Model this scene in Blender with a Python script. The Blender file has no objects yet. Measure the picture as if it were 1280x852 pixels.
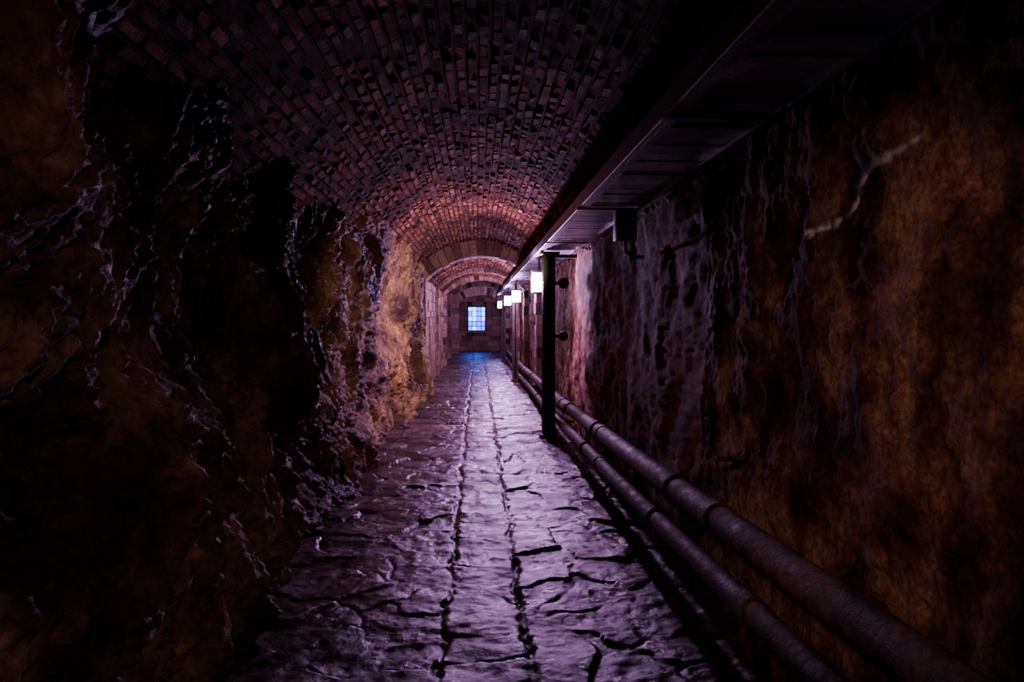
import bpy, math, random
import numpy as np
from mathutils import Vector, Matrix
random.seed(7); rng=np.random.RandomState(11)
CH=1.5   # camera height

# ---------------------------------------------------------------- noise
_perm=rng.permutation(512); _ang=rng.rand(512)*2*np.pi
_gx=np.cos(_ang); _gy=np.sin(_ang)
def perlin(x,y):
    x=np.asarray(x,float); y=np.asarray(y,float)
    xi=np.floor(x).astype(int); yi=np.floor(y).astype(int)
    xf=x-xi; yf=y-yi
    def g(ix,iy,dx,dy):
        h=_perm[(_perm[ix%512]+iy)%512]
        return _gx[h]*dx+_gy[h]*dy
    u=xf*xf*xf*(xf*(xf*6-15)+10); v=yf*yf*yf*(yf*(yf*6-15)+10)
    a=g(xi,yi,xf,yf); b=g(xi+1,yi,xf-1,yf); c=g(xi,yi+1,xf,yf-1); d=g(xi+1,yi+1,xf-1,yf-1)
    return ((a*(1-u)+b*u)*(1-v)+(c*(1-u)+d*u)*v)*1.5
def fbm(x,y,o=4,gain=.5):
    s=0;a=1
    for i in range(o):
        s=s+a*perlin(x*2**i+i*17.3,y*2**i+i*9.1); a*=gain
    return s
def ridged(x,y,o=3,gain=.5):
    s=0;a=1
    for i in range(o):
        s=s+a*(1-2*np.abs(perlin(x*2**i+i*31.7,y*2**i+i*5.3))); a*=gain
    return s/(1+gain+gain*gain)
def sstep(a,b,x):
    t=np.clip((x-a)/(b-a),0,1); return t*t*(3-2*t)

# ---------------------------------------------------------------- mesh helpers
def link(ob):
    bpy.context.scene.collection.objects.link(ob); return ob
def mesh_obj(name,verts,faces,mats=(),midx=None,smooth=False,parent=None,attrs=None):
    me=bpy.data.meshes.new(name)
    me.from_pydata([tuple(v) for v in verts],[],[tuple(f) for f in faces])
    for m in mats: me.materials.append(m)
    if midx is not None: me.polygons.foreach_set('material_index',list(midx))
    if smooth: me.polygons.foreach_set('use_smooth',[True]*len(me.polygons))
    if attrs:
        for k,val in attrs.items():
            a=me.attributes.new(k,'FLOAT','POINT'); a.data.foreach_set('value',np.asarray(val,dtype=np.float32))
    me.update()
    ob=link(bpy.data.objects.new(name,me))
    if parent: ob.parent=parent
    return ob
def grid_obj(name,P,mat,flip=False,attrs=None):
    n,m,_=P.shape
    idx=np.arange(n*m).reshape(n,m)
    a=idx[:-1,:-1].ravel();b=idx[1:,:-1].ravel();c=idx[1:,1:].ravel();d=idx[:-1,1:].ravel()
    f=np.stack([a,b,c,d],1)
    if flip: f=f[:,::-1]
    return mesh_obj(name,P.reshape(-1,3).tolist(),f.tolist(),[mat],smooth=True,attrs=attrs)

class B:
    def __init__(s): s.v=[];s.f=[];s.m=[];s.r=[]
    def add(s,vs,fs,mi=0,rv=0.5):
        o=len(s.v); s.v+= [tuple(v) for v in vs]; s.r+=[rv]*len(vs)
        s.f+=[tuple(i+o for i in f) for f in fs]; s.m+=[mi]*len(fs)
    def box(s,x0,x1,y0,y1,z0,z1,mi=0,bev=0.0,rv=.5):
        if bev<=0:
            vs=[(x0,y0,z0),(x1,y0,z0),(x1,y1,z0),(x0,y1,z0),(x0,y0,z1),(x1,y0,z1),(x1,y1,z1),(x0,y1,z1)]
            s.add(vs,[(0,3,2,1),(4,5,6,7),(0,1,5,4),(1,2,6,5),(2,3,7,6),(3,0,4,7)],mi,rv); return
        import bmesh
        bm=bmesh.new(); bmesh.ops.create_cube(bm,size=1)
        for v in bm.verts:
            v.co=Vector(((x0+x1)/2+v.co.x*(x1-x0),(y0+y1)/2+v.co.y*(y1-y0),(z0+z1)/2+v.co.z*(z1-z0)))
        bmesh.ops.bevel(bm,geom=bm.edges[:],offset=bev,segments=2,affect='EDGES',profile=.5)
        bm.verts.index_update()
        s.add([v.co[:] for v in bm.verts],[[v.index for v in f.verts] for f in bm.faces],mi,rv); bm.free()
    def tube(s,pts,radii,n=16,mi=0,rv=.5,cap=True):
        pts=[Vector(p) for p in pts]; vs=[];fs=[]
        for i,p in enumerate(pts):
            t=(pts[min(i+1,len(pts)-1)]-pts[max(i-1,0)]).normalized()
            up=Vector((0,0,1)) if abs(t.z)<.9 else Vector((1,0,0))
            a=t.cross(up).normalized(); b=a.cross(t)
            r=radii[i] if hasattr(radii,'__len__') else radii
            for k in range(n):
                th=2*math.pi*k/n
                vs.append(p+a*math.cos(th)*r+b*math.sin(th)*r)
        for i in range(len(pts)-1):
            for k in range(n):
                k2=(k+1)%n
                fs.append((i*n+k,i*n+k2,(i+1)*n+k2,(i+1)*n+k))
        if cap:
            fs.append(tuple(range(n))); fs.append(tuple((len(pts)-1)*n+k for k in reversed(range(n))))
        s.add(vs,fs,mi,rv)
    def torus(s,c,axis,R,r,n=24,m=8,mi=0):
        c=Vector(c);axis=Vector(axis).normalized()
        up=Vector((0,0,1)) if abs(axis.z)<.9 else Vector((1,0,0))
        a=axis.cross(up).normalized();b=a.cross(axis)
        vs=[];fs=[]
        for i in range(n):
            t=2*math.pi*i/n; d=a*math.cos(t)+b*math.sin(t)
            for j in range(m):
                u=2*math.pi*j/m
                vs.append(c+d*(R+r*math.cos(u))+axis*r*math.sin(u))
        for i in range(n):
            for j in range(m):
                fs.append((i*m+j,((i+1)%n)*m+j,((i+1)%n)*m+(j+1)%m,i*m+(j+1)%m))
        s.add(vs,fs,mi)
    def obj(s,name,mats,smooth=False,parent=None):
        ob=mesh_obj(name,s.v,s.f,mats,s.m,parent=parent,attrs={'rnd':s.r})
        if smooth:
            me=ob.data
            me.polygons.foreach_set('use_smooth',[True]*len(me.polygons))
            try: me.set_sharp_from_angle(angle=math.radians(40))
            except Exception: pass
        return ob

# ---------------------------------------------------------------- materials
def new_mat(name):
    m=bpy.data.materials.new(name); m.use_nodes=True
    nt=m.node_tree; bs=nt.nodes['Principled BSDF']; return m,nt,bs
def N(nt,t,**k):
    n=nt.nodes.new(t)
    for a,b in k.items():
        if a in n.inputs: n.inputs[a].default_value=b
        else: setattr(n,a,b)
    return n
def ramp(nt,fac,stops):
    r=nt.nodes.new('ShaderNodeValToRGB'); e=r.color_ramp.elements
    while len(e)<len(stops): e.new(.5)
    for i,(p,c) in enumerate(stops):
        e[i].position=p; e[i].color=(c[0],c[1],c[2],1) if len(c)==3 else c
    nt.links.new(fac,r.inputs[0]); return r.outputs[0]
def stone(name,stops,scale=3,rough=(.35,.7),fine=30,bump=.5,bdist=.02,stretch=(1,1,1),attr=None,attr_amt=.5,spec=.5,metal=0,patch=None):
    m,nt,bs=new_mat(name); L=nt.links.new
    tc=N(nt,'ShaderNodeTexCoord'); mp=N(nt,'ShaderNodeMapping'); mp.inputs['Scale'].default_value=stretch
    L(tc.outputs['Object'],mp.inputs['Vector'])
    n1=N(nt,'ShaderNodeTexNoise',Scale=scale,Detail=8,Roughness=.62); L(mp.outputs[0],n1.inputs['Vector'])
    n2=N(nt,'ShaderNodeTexNoise',Scale=fine,Detail=8,Roughness=.65); L(mp.outputs[0],n2.inputs['Vector'])
    fac=n1.outputs['Fac']
    if attr:
        at=N(nt,'ShaderNodeAttribute'); at.attribute_name=attr
        mx=N(nt,'ShaderNodeMix'); mx.data_type='FLOAT'; mx.inputs[0].default_value=attr_amt
        L(n1.outputs['Fac'],mx.inputs[2]); L(at.outputs['Fac'],mx.inputs[3]); fac=mx.outputs[0]
    col=ramp(nt,fac,stops)
    mul=N(nt,'ShaderNodeMix'); mul.data_type='RGBA'; mul.blend_type='MULTIPLY'; mul.inputs[0].default_value=.85
    L(col,mul.inputs[6]); L(ramp(nt,n2.outputs['Fac'],[(.36,(.25,.25,.25)),(.62,(1,1,1))]),mul.inputs[7])
    if patch:
        n3=N(nt,'ShaderNodeTexNoise',Scale=patch,Detail=5,Roughness=.6); L(tc.outputs['Object'],n3.inputs['Vector'])
        m3=N(nt,'ShaderNodeMix'); m3.data_type='RGBA'; m3.blend_type='MULTIPLY'; m3.inputs[0].default_value=1
        L(mul.outputs[2],m3.inputs[6]); L(ramp(nt,n3.outputs['Fac'],[(.40,(.22,.17,.16)),(.56,(1,1,1))]),m3.inputs[7]); mul=m3
    L(mul.outputs[2],bs.inputs['Base Color'])
    mr=N(nt,'ShaderNodeMapRange'); mr.inputs[1].default_value=.35; mr.inputs[2].default_value=.65
    mr.inputs[3].default_value=rough[0]; mr.inputs[4].default_value=rough[1]
    L(n1.outputs['Fac'],mr.inputs[0]); L(mr.outputs[0],bs.inputs['Roughness'])
    bs.inputs['Specular IOR Level'].default_value=spec; bs.inputs['Metallic'].default_value=metal
    bp=N(nt,'ShaderNodeBump',Strength=bump,Distance=bdist); L(n2.outputs['Fac'],bp.inputs['Height'])
    L(bp.outputs[0],bs.inputs['Normal'])
    return m,nt,bs,mul
def emis(name,col,st):
    m,nt,bs=new_mat(name); bs.inputs['Base Color'].default_value=(*col,1)
    bs.inputs['Emission Color'].default_value=(*col,1); bs.inputs['Emission Strength'].default_value=st; return m

rock,_nt,_bs,_mul=stone('wet_rock',[(.3,(.09,.045,.032)),(.44,(.28,.15,.10)),(.56,(.50,.29,.19)),(.7,(.64,.44,.31))],scale=2.6,rough=(.36,.72),fine=24,bump=1.0,bdist=.04,stretch=(1,1,.8),patch=1.7,spec=.5)
_bs.inputs['Specular Tint'].default_value=(.72,.58,1,1)  # violet tint puts purple lamp sheen into the rock's reflections
L=_nt.links.new
at=N(_nt,'ShaderNodeAttribute'); at.attribute_name='warm_lit'
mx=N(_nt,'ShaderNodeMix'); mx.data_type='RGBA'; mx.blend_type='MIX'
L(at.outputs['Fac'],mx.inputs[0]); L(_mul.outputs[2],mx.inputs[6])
lit_mix=N(_nt,'ShaderNodeMix'); lit_mix.data_type='RGBA'; lit_mix.blend_type='MULTIPLY'; lit_mix.inputs[0].default_value=1
lit_mix.inputs[7].default_value=(1.5,1.55,.8,1); L(_mul.outputs[2],lit_mix.inputs[6])  # yellow multiplier paints warm light into the rock colour
L(lit_mix.outputs[2],mx.inputs[7]); L(mx.outputs[2],_bs.inputs['Base Color'])

flag,_a,_bs,_c=stone('wet_flagstone',[(.3,(.03,.019,.021)),(.5,(.085,.055,.058)),(.7,(.17,.11,.10))],scale=3.5,rough=(.13,.52),fine=12,bump=.5,bdist=.03,attr='rnd',attr_amt=.4,spec=.6)
_bs.inputs['Specular Tint'].default_value=(.86,.72,1,1)  # purple lamp sheen on the floor, coloured in through the specular tint
brick,*_=stone('old_brick',[(.2,(.06,.022,.012)),(.42,(.26,.088,.044)),(.6,(.46,.18,.09)),(.8,(.62,.36,.2))],scale=9,rough=(.7,.95),fine=45,bump=.9,bdist=.015,attr='rnd',attr_amt=.5,spec=.06,patch=1.1)
mortar,*_=stone('dark_mortar',[(.3,(.04,.022,.018)),(.7,(.12,.07,.05))],scale=20,rough=(.8,.95),fine=90,bump=.5,spec=.05)
stonew,*_=stone('dressed_stone',[(.25,(.12,.065,.05)),(.5,(.36,.19,.14)),(.75,(.56,.33,.24))],scale=5,rough=(.55,.85),fine=35,bump=.6,attr='rnd',attr_amt=.4,spec=.3)
plaster,_nt,_bs,_mul=stone('stained_plaster',[(.30,(.03,.013,.011)),(.42,(.12,.05,.038)),(.50,(.26,.115,.078)),(.58,(.40,.23,.16)),(.70,(.15,.075,.058))],scale=4.2,rough=(.72,.9),fine=60,bump=.7,bdist=.010,stretch=(1,1,.9),spec=.10,patch=2.1)
L=_nt.links.new
at=N(_nt,'ShaderNodeAttribute'); at.attribute_name='crack'
mx=N(_nt,'ShaderNodeMix'); mx.data_type='RGBA'; L(at.outputs['Fac'],mx.inputs[0]); L(_mul.outputs[2],mx.inputs[6]); mx.inputs[7].default_value=(.7,.65,.68,1)
L(mx.outputs[2],_bs.inputs['Base Color'])
rust,*_=stone('rusty_pipe_iron',[(.3,(.035,.016,.012)),(.5,(.11,.055,.035)),(.7,(.22,.13,.09))],scale=9,rough=(.5,.8),fine=40,bump=.7,bdist=.01,metal=.05,patch=3,spec=.4)
darkst,*_=stone('dark_painted_steel',[(.3,(.02,.013,.014)),(.7,(.09,.055,.05))],scale=8,rough=(.4,.65),fine=70,bump=.25,bdist=.005,metal=.3)
ductm,*_=stone('galvanised_duct',[(.3,(.14,.12,.16)),(.5,(.28,.25,.33)),(.7,(.45,.4,.5))],scale=6,rough=(.30,.55),fine=50,bump=.3,bdist=.006,metal=.5,attr='rnd',attr_amt=.4)
framem,*_=stone('window_frame_paint',[(.3,(.03,.04,.1)),(.7,(.06,.08,.2))],scale=8,rough=(.4,.6),fine=50,bump=.1)
glass=emis('lamp_glass',(.70,.50,1.0),45)
pane=emis('daylit_blue_pane',(.012,.05,1.0),7)
pane2=emis('daylit_pale_pane',(.06,.26,1.0),10)

# ---------------------------------------------------------------- floor
def floor_h(X,Y):
    wx=X+.12*perlin(X*2.2,Y*2.2+7)+.05*perlin(X*7,Y*7); wy=Y+.14*perlin(X*2.4+40,Y*2.4)+.05*perlin(X*7+5,Y*7)
    sx=.46; sy=.31
    U=wx/sx; V=wy/sy; iu=np.floor(U).astype(int); iv=np.floor(V).astype(int)
    F1=np.full(X.shape,9.);F2=np.full(X.shape,9.);ID=np.zeros(X.shape,int)
    J=np.random.RandomState(3).rand(4096,4)
    for a in (-1,0,1):
        for b in (-1,0,1):
            cu=iu+a;cv=iv+b; h=(cu*73+cv*151)%4096
            du=(cu+.08+.84*J[h,0]-U)*1.0; dv=(cv+.08+.84*J[h,1]-V)*.9
            dd=np.sqrt(du*du+dv*dv)
            n=dd<F1; F2=np.where(n,F1,np.minimum(F2,dd)); ID=np.where(n,h,ID); F1=np.where(n,dd,F1)
    edge=(F2-F1)*.4
    gl=-.16+.035*perlin(Y*1.7,Y*0+3.)+.022*perlin(Y*5,Y*0+1.); gr=.22+.04*perlin(Y*1.5,Y*0+8.)+.022*perlin(Y*5.5,Y*0+6.)
    inn=(X>gl)&(X<gr)
    r=wy*2.7+.35*np.sin(wy*2.3); ri=np.floor(r).astype(int); rf=r-ri
    eds=np.minimum(rf,1-rf)*.36
    ID=np.where(inn,(ri*37)%4096,ID); edge=np.where(inn,eds,edge)
    gd=np.minimum(np.abs(X-gl),np.abs(X-gr))
    h=J[ID,2]
    tilt=(J[ID,3]-.5)*.05*X
    z=.016*(h-.5)+tilt*.4
    warp=fbm(X*1.8+h*6,Y*2.3+h*4,4,.5)
    t=warp*3.4+.5; tf=t-np.floor(t)
    terr=(np.floor(t)+sstep(.6,1,tf))/3.4
    z+=.012*terr+.008*fbm(X*3.5,Y*5,3)+.002*ridged(X*7,Y*11,2)+.002*fbm(X*18,Y*26,2)
    j=(1-sstep(.0,.022,edge))*np.clip(.45+1.3*perlin(X*3,Y*3),0.08,1)
    z-=.014*j
    g=(1-sstep(.002,.024,gd+.018*perlin(X*14,Y*14)))*(.35+1.0*np.clip(perlin(X*2,Y*3.5)+.3,0,1)); z-=.026*g
    return z-.0,h
segs=[(-2.5,1.6,.05),(1.6,6.5,.011),(6.5,13,.022),(13,29.9,.06)]
ys=np.concatenate([np.arange(a,b,s) for a,b,s in segs]+[[29.9]])
xs=np.linspace(-1.6,1.35,250)
X,Y=np.meshgrid(xs,ys,indexing='ij'); Z,h=floor_h(X,Y)
grid_obj('floor',np.stack([X,Y,Z],-1),flag,attrs={'rnd':h.ravel()})

# ---------------------------------------------------------------- left rock wall
ys=np.concatenate([np.arange(-2.5,1.2,.04),np.arange(1.2,6,.013),np.arange(6,13.62,.02)])
zs=np.linspace(-.06,2.75,190)
Y,Z=np.meshgrid(ys,zs,indexing='ij')
wy=Y+.20*perlin(Y*1.5,Z*1.5+3)+.14*(Z-1.2)*perlin(Y*.8,Z*.3)+.04*perlin(Y*5,Z*5)
wz=Z+.20*perlin(Y*2+9,Z*2)
base=-1.25+.15*sstep(9,13.2,Y)
amp=1-.2*sstep(11.5,13.4,Y)
big=.20*perlin(wy*.85+1.7,wz*.7)+.11*fbm(wy*2.1,wz*1.5+4,3)
mid=.085*ridged(wy*2.6+3,wz*1.3,3,.55)+.075*ridged(wy*5.2+13,wz*3.0,3,.6)
fine_=.036*ridged(wy*13,wz*8,3,.65)+.022*fbm(wy*28,wz*24,3,.6)
def G(y0,z0,sy,sz): return np.exp(-((wy-y0)/sy)**2-((wz-z0)/sz)**2)
hand=.16*G(2.55,.6,.5,.45)-.13*G(3.35,.9,.22,.9)+.05*G(4.1,1.5,.35,.8)-.16*G(5.15,1.0,.28,1.0)+.07*G(6.6,1.0,.5,1.2)-.09*G(8.3,1.2,.3,1.0)+.08*G(9.5,.9,.5,.9)+.10*G(12.3,.5,.5,.8)+.06*G(1.9,2.0,.3,.3)
d=big+mid+fine_+hand-.08
foot=.10*np.exp(-((Z)/.35)**2)
lean=.05*sstep(1.6,2.3,Z)
Xr=base+amp*d+foot+lean
e=sstep(13.3,13.6,Y); Xr=Xr*(1-e)+(-1.08)*e
lit_mask=sstep(6.2,9.0,Y+.8*perlin(Y*1.5,Z*1.3))*(.7+.4*np.clip(fbm(Y*2,Z*2)*2,-1,1))  # mask for warm light on the far rock, painted as an ochre tint
grid_obj('wall_left',np.stack([Xr,Y,Z],-1),rock,attrs={'warm_lit':np.clip(lit_mask,0,1).ravel()})

# ---------------------------------------------------------------- right plaster wall
WX=1.2
ys=np.concatenate([np.arange(-2.5,.9,.05),np.arange(.9,3.8,.011),np.arange(3.8,29.9,.05),[29.9]])
zs=np.linspace(-.06,2.62,190)
Y,Z=np.meshgrid(ys,zs,indexing='ij')
dx=.03*fbm(Y*1.1,Z*.9,4)+.013*fbm(Y*4+3,Z*3.6,4,.6)+.006*fbm(Y*17,Z*16,3,.6)
flake=sstep(.02,.06,fbm(Y*1.7+30,Z*1.5+4,5,.6)); dx+= .010*flake
Xw=WX-.005-dx+.09*sstep(3.0,3.06,Y+.06*perlin(Y,Z*3))
def px2wall(px,py):
    yy=853*WX/(px-597.); return yy,CH+(395-py)/853.*yy
cr=np.zeros(Y.shape)
paths=[[(1096,160),(1101,180),(1110,200),(1098,218),(1088,232),(1086,250),(1074,268),(1055,280),(1035,288),(1015,290)],[(1110,200),(1126,190),(1142,184),(1160,168)]]
for pa in paths:
    q=[px2wall(*p) for p in pa]
    for (a,b),(c,dd) in zip(q[:-1],q[1:]):
        vy=c-a;vz=dd-b;l2=vy*vy+vz*vz
        t=np.clip(((Y-a)*vy+(Z-b)*vz)/l2,0,1)
        ds=np.hypot(Y-(a+t*vy),Z-(b+t*vz))+.010*perlin(Y*24,Z*24)
        cr=np.maximum(cr,1-sstep(.003,.013,ds))
cr*=np.clip(.9+1.2*perlin(Y*14,Z*14),0,1)
Xw+=.008*cr
grid_obj('wall_right',np.stack([Xw,Y,Z],-1),plaster,flip=True,attrs={'crack':cr.ravel()})

# ---------------------------------------------------------------- brick vault (ceiling)
def vault(bld,cx,cz,R,t0,t1,y0,y1,course=.068,bl=.17):
    n=int(round((t1-t0)*R/course)); dt=(t1-t0)/n
    for i in range(n):
        y=y0-random.random()*bl
        while y<y1:
            L_=bl*random.uniform(.75,1.2)
            g=random.uniform(.002,.006)
            ta=t0+i*dt+(g+random.gauss(0,.0025))/R; tb=t0+(i+1)*dt-(g+random.gauss(0,.0025))/R
            ya=max(y+g,y0); yb=min(y+L_-g,y1); y+=L_
            if yb-ya<.03: continue
            dr=random.gauss(0,.007); tw=random.gauss(0,.005); tw2=random.gauss(0,.005)
            if random.random()<.06: dr+=.02
            vs=[]
            for rr,ins in ((R+.03,0),(R-.014+dr,.009)):
                for (tt,yy,sg) in ((ta+ins/R,ya+ins,-1),(tb-ins/R,ya+ins,1),(tb-ins/R,yb-ins,1),(ta+ins/R,yb-ins,-1)):
                    r2=rr+(tw*sg+(tw2 if yy>(ya+yb)/2 else -tw2) if ins else 0)
                    jy=random.gauss(0,.002) if ins else 0
                    vs.append((cx+r2*math.sin(tt),yy+jy,cz+r2*math.cos(tt)))
            bld.add(vs,[(4,5,6,7),(0,1,5,4),(1,2,6,5),(2,3,7,6),(3,0,4,7)],0,min(1,max(0,random.gauss(.48,.25))))
    m=40; vs=[];fs=[]
    for k in range(m+1):
        t=t0+(t1-t0)*k/m
        for yy in (y0,y1): vs.append((cx+R*math.sin(t),yy,cz+R*math.cos(t)))
    for k in range(m): fs.append((2*k,2*k+1,2*k+3,2*k+2))
    bld.add(vs,fs,1)
vb=B()
vault(vb,0,CH,1.5,-math.asin(1.45/1.5),math.asin(1.33/1.5),-2.5,13.6)
cx2=.075; hw=1.115; rise=.5; spr=.72
R2=(hw*hw+rise*rise)/(2*rise); cz2=spr+rise-R2
a2=math.asin(min(.99,(hw+.06)/R2))
vault(vb,cx2,CH+cz2,R2,-a2,a2,13.6,29.9,course=.075,bl=.2)
vb.obj('ceiling',[brick,mortar])

# left wall of inner tunnel : coursed rubble stone blocks
wb=B()
z=0.;ri=0
while z<CH+spr+.08:
    hh=random.uniform(.13,.24); y=13.6-random.random()*.3
    while y<29.9:
        ll=random.uniform(.2,.5); ya=max(13.6,y); yb=min(29.9,y+ll-.012); y+=ll
        if yb-ya<.04: continue
        xx=-1.04+random.gauss(0,.012)
        wb.box(-1.2,xx,ya,yb,z,z+hh-.012,0,rv=random.random())
    z+=hh
wb.box(-1.25,-1.07,13.6,29.9,0,CH+spr+.15,1)
wb.obj('wall_left_inner',[stonew,mortar])

# ---------------------------------------------------------------- stone arches (ribs)
def arch(name,y,t,xl,xr,spring,crown,depth):
    b=B(); cx=(xl+xr)/2; h=(xr-xl)/2; rs=crown-spring; R=(h*h+rs*rs)/(2*rs); cz=spring+rs-R
    prof=[]
    nj=10
    for k in range(nj+1): prof.append((xl,(spring+CH)*k/nj,-1,0))
    am=math.asin(h/R); na=17
    for k in range(1,na): 
        a=-am+2*am*k/na; prof.append((cx+R*math.sin(a),CH+cz+R*math.cos(a),math.sin(a),math.cos(a)))
    for k in range(nj,-1,-1): prof.append((xr,(spring+CH)*k/nj,1,0))
    for p,q in zip(prof[:-1],prof[1:]):
        ex=q[0]-p[0];ez=q[1]-p[1]; l=math.hypot(ex,ez)
        if l<.02: continue
        g=.006; ux,uz=ex/l*g,ez/l*g; o=random.gauss(0,.008); rv=random.random()
        for (ya,yb) in ((y,y+t*.5-.004),(y+t*.5+.004,y+t)):
            yj=ya+random.gauss(0,.008)
            vs=[]
            for yy in (yj,yb):
                vs+=[(p[0]+ux+p[2]*o,yy,p[1]+uz+p[3]*o),(q[0]-ux+q[2]*o,yy,q[1]-uz+q[3]*o),
                     (q[0]-ux+q[2]*depth,yy,q[1]-uz+q[3]*depth),(p[0]+ux+p[2]*depth,yy,p[1]+uz+p[3]*depth)]
            b.add(vs,[(0,1,2,3),(7,6,5,4),(0,4,5,1),(1,5,6,2),(2,6,7,3),(3,7,4,0)],0,min(1,max(0,rv+random.gauss(0,.15))))
    vs=[];fs=[]
    for p in prof:
        for yy in (y+.012,y+t-.012):
            vs+=[(p[0]+p[2]*.012,yy,p[1]+p[3]*.012),(p[0]+p[2]*(depth+.3),yy,p[1]+p[3]*(depth+.3))]
    for i in range(len(prof)-1):
        o=i*4
        fs+=[(o,o+4,o+5,o+1),(o+2,o+3,o+7,o+6),(o,o+2,o+6,o+4)]
    b.add(vs,fs,1)
    return b.obj(name,[stonew,mortar])
arch('stone_arch',13.5,.45,-1.02,1.17,.70,1.18,.32)
arch('stone_arch.001',17.2,.4,-.97,1.17,.68,1.12,.25)
arch('stone_arch.002',20.6,.4,-.95,1.17,.66,1.08,.25)
arch('stone_arch.003',24.0,.4,-.93,1.17,.64,1.05,.25)
arch('stone_arch.004',27.2,.4,-.74,1.10,.52,.84,.45)

# ---------------------------------------------------------------- end wall with window
ye=29.6; wx0,wx1,wz0,wz1=-.44,.36,CH-.66,CH+.43
eb=B()
z=0.
while z<2.9:
    hh=random.uniform(.16,.24); x=-1.3-random.random()*.3
    while x<1.3:
        ll=random.uniform(.25,.5); xa,xb=x,x+ll-.012; x+=ll
        za,zb=z,z+hh-.012
        if xb>wx0-.02 and xa<wx1+.02 and zb>wz0-.02 and za<wz1+.02:
            if xa<wx0-.06: xb=min(xb,wx0-.02)
            elif xb>wx1+.06: xa=max(xa,wx1+.02)
            else: 
                if za<wz0-.06: zb=wz0-.02
                elif zb>wz1+.06: za=wz1+.02
                else: continue
        if xb-xa<.03: continue
        eb.box(xa,xb,ye+random.gauss(0,.01),ye+.5,za,zb,0,rv=random.random())
    z+=hh
for q in ((-1.6,wx0,0,3),(wx1,1.6,0,3),(wx0,wx1,0,wz0),(wx0,wx1,wz1,3)):
    eb.box(q[0],q[1],ye+.03,ye+.5,q[2],q[3],1)
eb.box(wx0-.08,wx1+.08,ye-.08,ye+.2,wz0-.07,wz0,0,bev=.01)
eb.obj('wall_end',[stonew,mortar])
w=B()
yf=ye+.12
for q in ((wx0,wx0+.05,wz0,wz1),(wx1-.05,wx1,wz0,wz1),(wx0,wx1,wz0,wz0+.05),(wx0,wx1,wz1-.05,wz1)):
    w.box(q[0],q[1],yf,yf+.06,q[2],q[3],0,bev=.006)
nc,nr=4,5
for i in range(1,nc):
    x=wx0+(wx1-wx0)*i/nc; w.box(x-.016,x+.016,yf,yf+.05,wz0,wz1,0)
for j in range(1,nr):
    z=wz0+(wz1-wz0)*j/nr; w.box(wx0,wx1,yf+.005,yf+.045,z-.016,z+.016,0)
for i in range(nc):
    for j in range(nr):
        xa=wx0+(wx1-wx0)*i/nc; xb=wx0+(wx1-wx0)*(i+1)/nc; za=wz0+(wz1-wz0)*j/nr; zb=wz0+(wz1-wz0)*(j+1)/nr
        w.box(xa,xb,yf+.03,yf+.036,za,zb,1 if random.random()<.6 else 2)
w.obj('window_1',[framem,pane,pane2])
bb=B(); bb.box(-1.7,1.5,-2.75,-2.5,-.1,3.2,0); bb.obj('wall_back',[stonew])

# ---------------------------------------------------------------- overhead duct
DZ=CH+.80; D0,D1=.75,1.19
db=B()
y=-2.4
while y<29.4:
    L_=.16
    db.box(D0+.02,D1,y+.004,min(y+L_-.004,29.4),DZ+random.gauss(0,.002),DZ+.05,0,rv=random.random()); y+=L_
db.box(D0-.012,D0+.02,-2.4,29.4,DZ-.012,DZ+.085,0,bev=.004,rv=.4)
db.box(D0+.02,D0+.055,-2.4,29.4,DZ-.014,DZ+.0,0,rv=.6)
db.box(D1-.03,D1,-2.4,29.4,DZ-.016,DZ+.0,0,rv=.5)
db.box(D0+.02,D1,-2.4,29.4,DZ+.045,DZ+.08,0,rv=.5)
y=.4
while y<29:
    db.box(D0-.02,D1,y-.02,y+.02,DZ-.022,DZ-.008,1,bev=.003); y+=2.3
db.obj('overhead_duct',[ductm,darkst])
jb=B()
jb.box(1.02,1.17,4.98,5.12,DZ-.24,DZ-.016,0,bev=.008); jb.box(1.04,1.15,4.965,4.985,DZ-.22,DZ-.05,0,bev=.004)
jb.tube([(1.1,5.05,DZ-.24),(1.1,5.05,DZ-.32),(1.16,5.05,DZ-.36),(1.24,5.05,DZ-.36)],.014,10,0)
jb.obj('junction_box',[darkst],smooth=True)

# ---------------------------------------------------------------- pipes
uy=[-2.3,2,5,8.7,17,29.4]; uz=[.78,.62,.50,.38,.25,.2]
def pz(y): return float(np.interp(y,uy,uz))
def pipe(name,x,dz,r,joints,fl):
    b=B()
    pts=[];rad=[]
    evs=[]
    for j in joints: 
        w_=.05
        evs+=[(j-w_-.001,r),(j-w_,r*fl),(j+w_,r*fl),(j+w_+.001,r)]
    base=[(yy,r) for yy in np.arange(-2.3,29.4,.35) if all(abs(yy-j)>.08 for j in joints)]
    al=sorted(base+evs)
    sm=lambda yy: sum(pz(yy+k) for k in (-.8,-.4,0,.4,.8))/5
    for yy,rr in al: pts.append((x+.006*math.sin(yy*1.1),yy,sm(yy)+dz)); rad.append(rr)
    b.tube(pts,rad,28,0)
    y=1.2
    while y<29:
        zc=sm(y)+dz
        b.box(x-.02,WX+.02,y-.018,y+.018,zc-r-.03,zc-r+.004,1)
        b.torus((x,y,zc),(0,1,0),r+.006,.009,20,6,1)
        y+=2.45
    return b.obj(name,[rust,darkst],smooth=True)
pipe('water_pipe',1.09,0,.070,[3.05,5.9,8.0,11.2,15,19,23,27],1.12)
pipe('water_pipe.001',.975,-.16,.048,[2.4,5.4,9.4,14.3,18,22,26],1.14)
hb=B(); hb.box(1.08,1.2,3.02,3.06,.84,.86,0,bev=.003); hb.tube([(1.09,3.04,.85),(1.085,3.04,.76),(1.095,3.04,.70)],.008,8,0); hb.tube([(1.16,2.9,.88),(1.13,2.9,.88),(1.11,2.95,.88)],.012,8,0)
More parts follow.
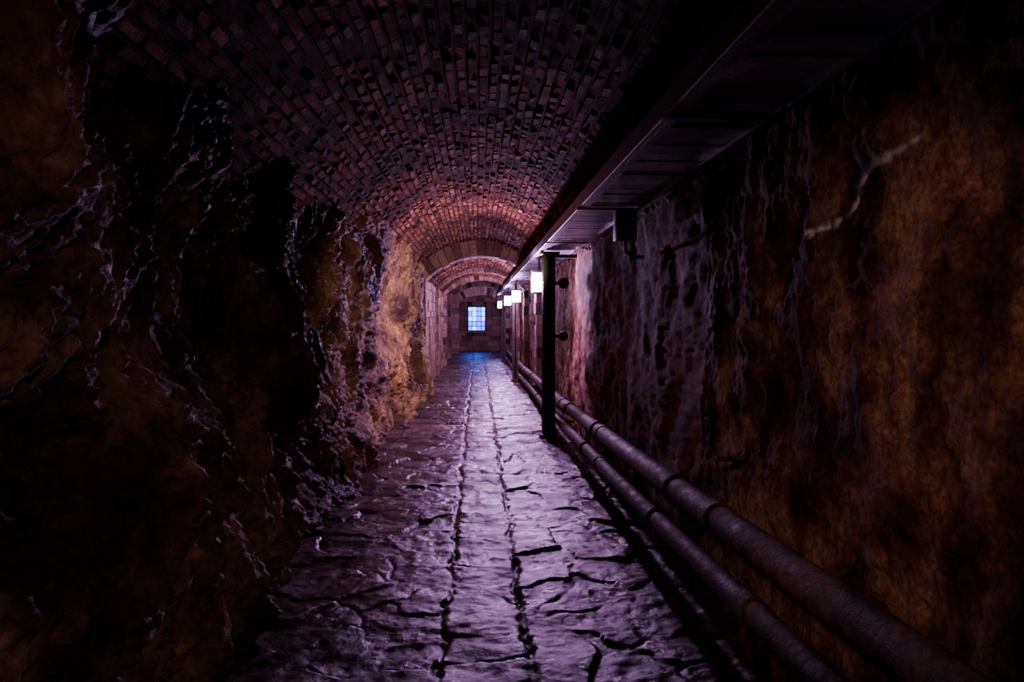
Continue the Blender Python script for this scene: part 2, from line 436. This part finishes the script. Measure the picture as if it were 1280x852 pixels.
hb.obj('wall_bracket',[darkst])

# ---------------------------------------------------------------- posts
def post(name,x,y,w,zt,valves=True):
    b=B(); h=w/2
    b.box(x-h-.03,x+h+.02,y-h-.03,y+h+.03,-.03,.06,1,bev=.008)
    b.box(x-h,x+h,y-h,y-h+.02,.05,zt,0,bev=.003); b.box(x-h,x+h,y+h-.02,y+h,.05,zt,0,bev=.003)
    b.box(x-.012,x+.012,y-h,y+h,.05,zt,0)
    b.box(x-h-.03,x+h+.05,y-h-.03,y+h+.03,zt-.03,zt,0,bev=.003)
    b.box(x+.0,WX,y-.03,y+.03,zt-.07,zt-.03,0)
    if valves:
        for zz,rr in ((CH+.40,.06),(CH-.24,.05)):
            b.tube([(x+h-.01,y,zz),(x+h+.10,y,zz)],.022,12,1)
            b.tube([(x+h+.10,y-.03,zz),(x+h+.10,y+.03,zz)],rr,20,1)
            b.torus((x+h+.10,y-.06,zz),(0,1,0),rr,.010,20,6,1); b.tube([(x+h+.10,y-.07,zz),(x+h+.10,y,zz)],.012,8,1)
            b.tube([(x+h+.10-rr,y-.06,zz),(x+h+.10+rr,y-.06,zz)],.007,6,1)
            b.tube([(x+h+.10,y-.06,zz-rr),(x+h+.10,y-.06,zz+rr)],.007,6,1)
    return b.obj(name,[darkst,rust])
post('steel_post',.865,8.3,.15,DZ-.022)
post('steel_post.001',.86,15.6,.13,DZ-.022,False)
post('steel_post.002',.86,22.4,.13,DZ-.022,False)

# ---------------------------------------------------------------- lamps
def lamp(name,x,y,zc,power,col):
    root=link(bpy.data.objects.new(name,None)); root.location=(x,y,zc)
    b=B(); w=.09; h=.125
    b.box(-w-.015,w+.015,-w-.015,w+.015,h,h+.035,0,bev=.006)
    b.box(-w-.01,w+.01,-w-.01,w+.01,-h-.025,-h,0,bev=.006)
    b.box(-w,w,-w,w,-h,h,1,bev=.015)
    for sx in (-1,1):
        for sy in (-1,1):
            b.tube([(sx*(w+.006),sy*(w+.006),-h-.01),(sx*(w+.006),sy*(w+.006),h+.01)],.005,6,0)
    b.tube([(0,0,h+.03),(0,0,DZ-.014-zc)],.014,10,0)
    b.tube([(0,0,DZ-.03-zc),(0,0,DZ-.014-zc)],.04,14,0)
    b.obj('lantern_body',[darkst,glass],parent=root)
    li=bpy.data.lights.new(name+'_light','POINT'); li.energy=power; li.color=col; li.shadow_soft_size=.05
    lo=link(bpy.data.objects.new('bulb_glow',li)); lo.location=(-.17,-.1,-.02); lo.parent=root
LC=(.86,.46,1.0)
lamp('hanging_lantern',.82,9.1,CH+.45,215,LC)
lamp('hanging_lantern.001',.85,15.0,CH+.43,190,LC)
lamp('hanging_lantern.002',.85,19.2,CH+.43,190,LC)
lamp('hanging_lantern.003',.85,25.6,CH+.43,80,(.5,.3,1))

# warm fill spots, added without fixtures to brighten plaster and rock
def spot(name,loc,tgt,e,col,ang,blend,size=.1):
    li=bpy.data.lights.new(name,'SPOT'); li.energy=e; li.color=col; li.spot_size=math.radians(ang); li.spot_blend=blend; li.shadow_soft_size=size
    o=link(bpy.data.objects.new(name,li)); o.location=loc
    o.rotation_euler=(Vector(tgt)-Vector(loc)).to_track_quat('-Z','Y').to_euler()
spot('fill_spot',(-.7,-.6,2.2),(1.2,2.2,1.22),140,(1,.61,.50),33,.9)
spot('fill_spot.001',(.7,-.8,2.3),(-1.2,2.7,.80),60,(1,.62,.52),46,1.0)
spot('fill_spot.002',(.7,7.6,2.2),(-1.1,11.3,1.35),270,(1,.72,.44),70,1.0)
spot('fill_spot.003',(.7,4.2,2.25),(-1.15,7.3,1.1),95,(1,.64,.46),60,1.0)

w=bpy.data.worlds.new('World'); bpy.context.scene.world=w; w.use_nodes=True
w.node_tree.nodes['Background'].inputs[0].default_value=(.01,.01,.02,1); w.node_tree.nodes['Background'].inputs[1].default_value=0.3

# ---------------------------------------------------------------- camera
cam=bpy.data.cameras.new('camera'); co=link(bpy.data.objects.new('camera',cam)); cam.lens=24; cam.sensor_width=36; cam.clip_start=.02
co.location=(0,0,CH)
yaw=-math.atan(43/853); pitch=-math.atan(31/853)
co.rotation_euler=(math.pi/2+pitch,0,yaw)
bpy.context.scene.camera=co
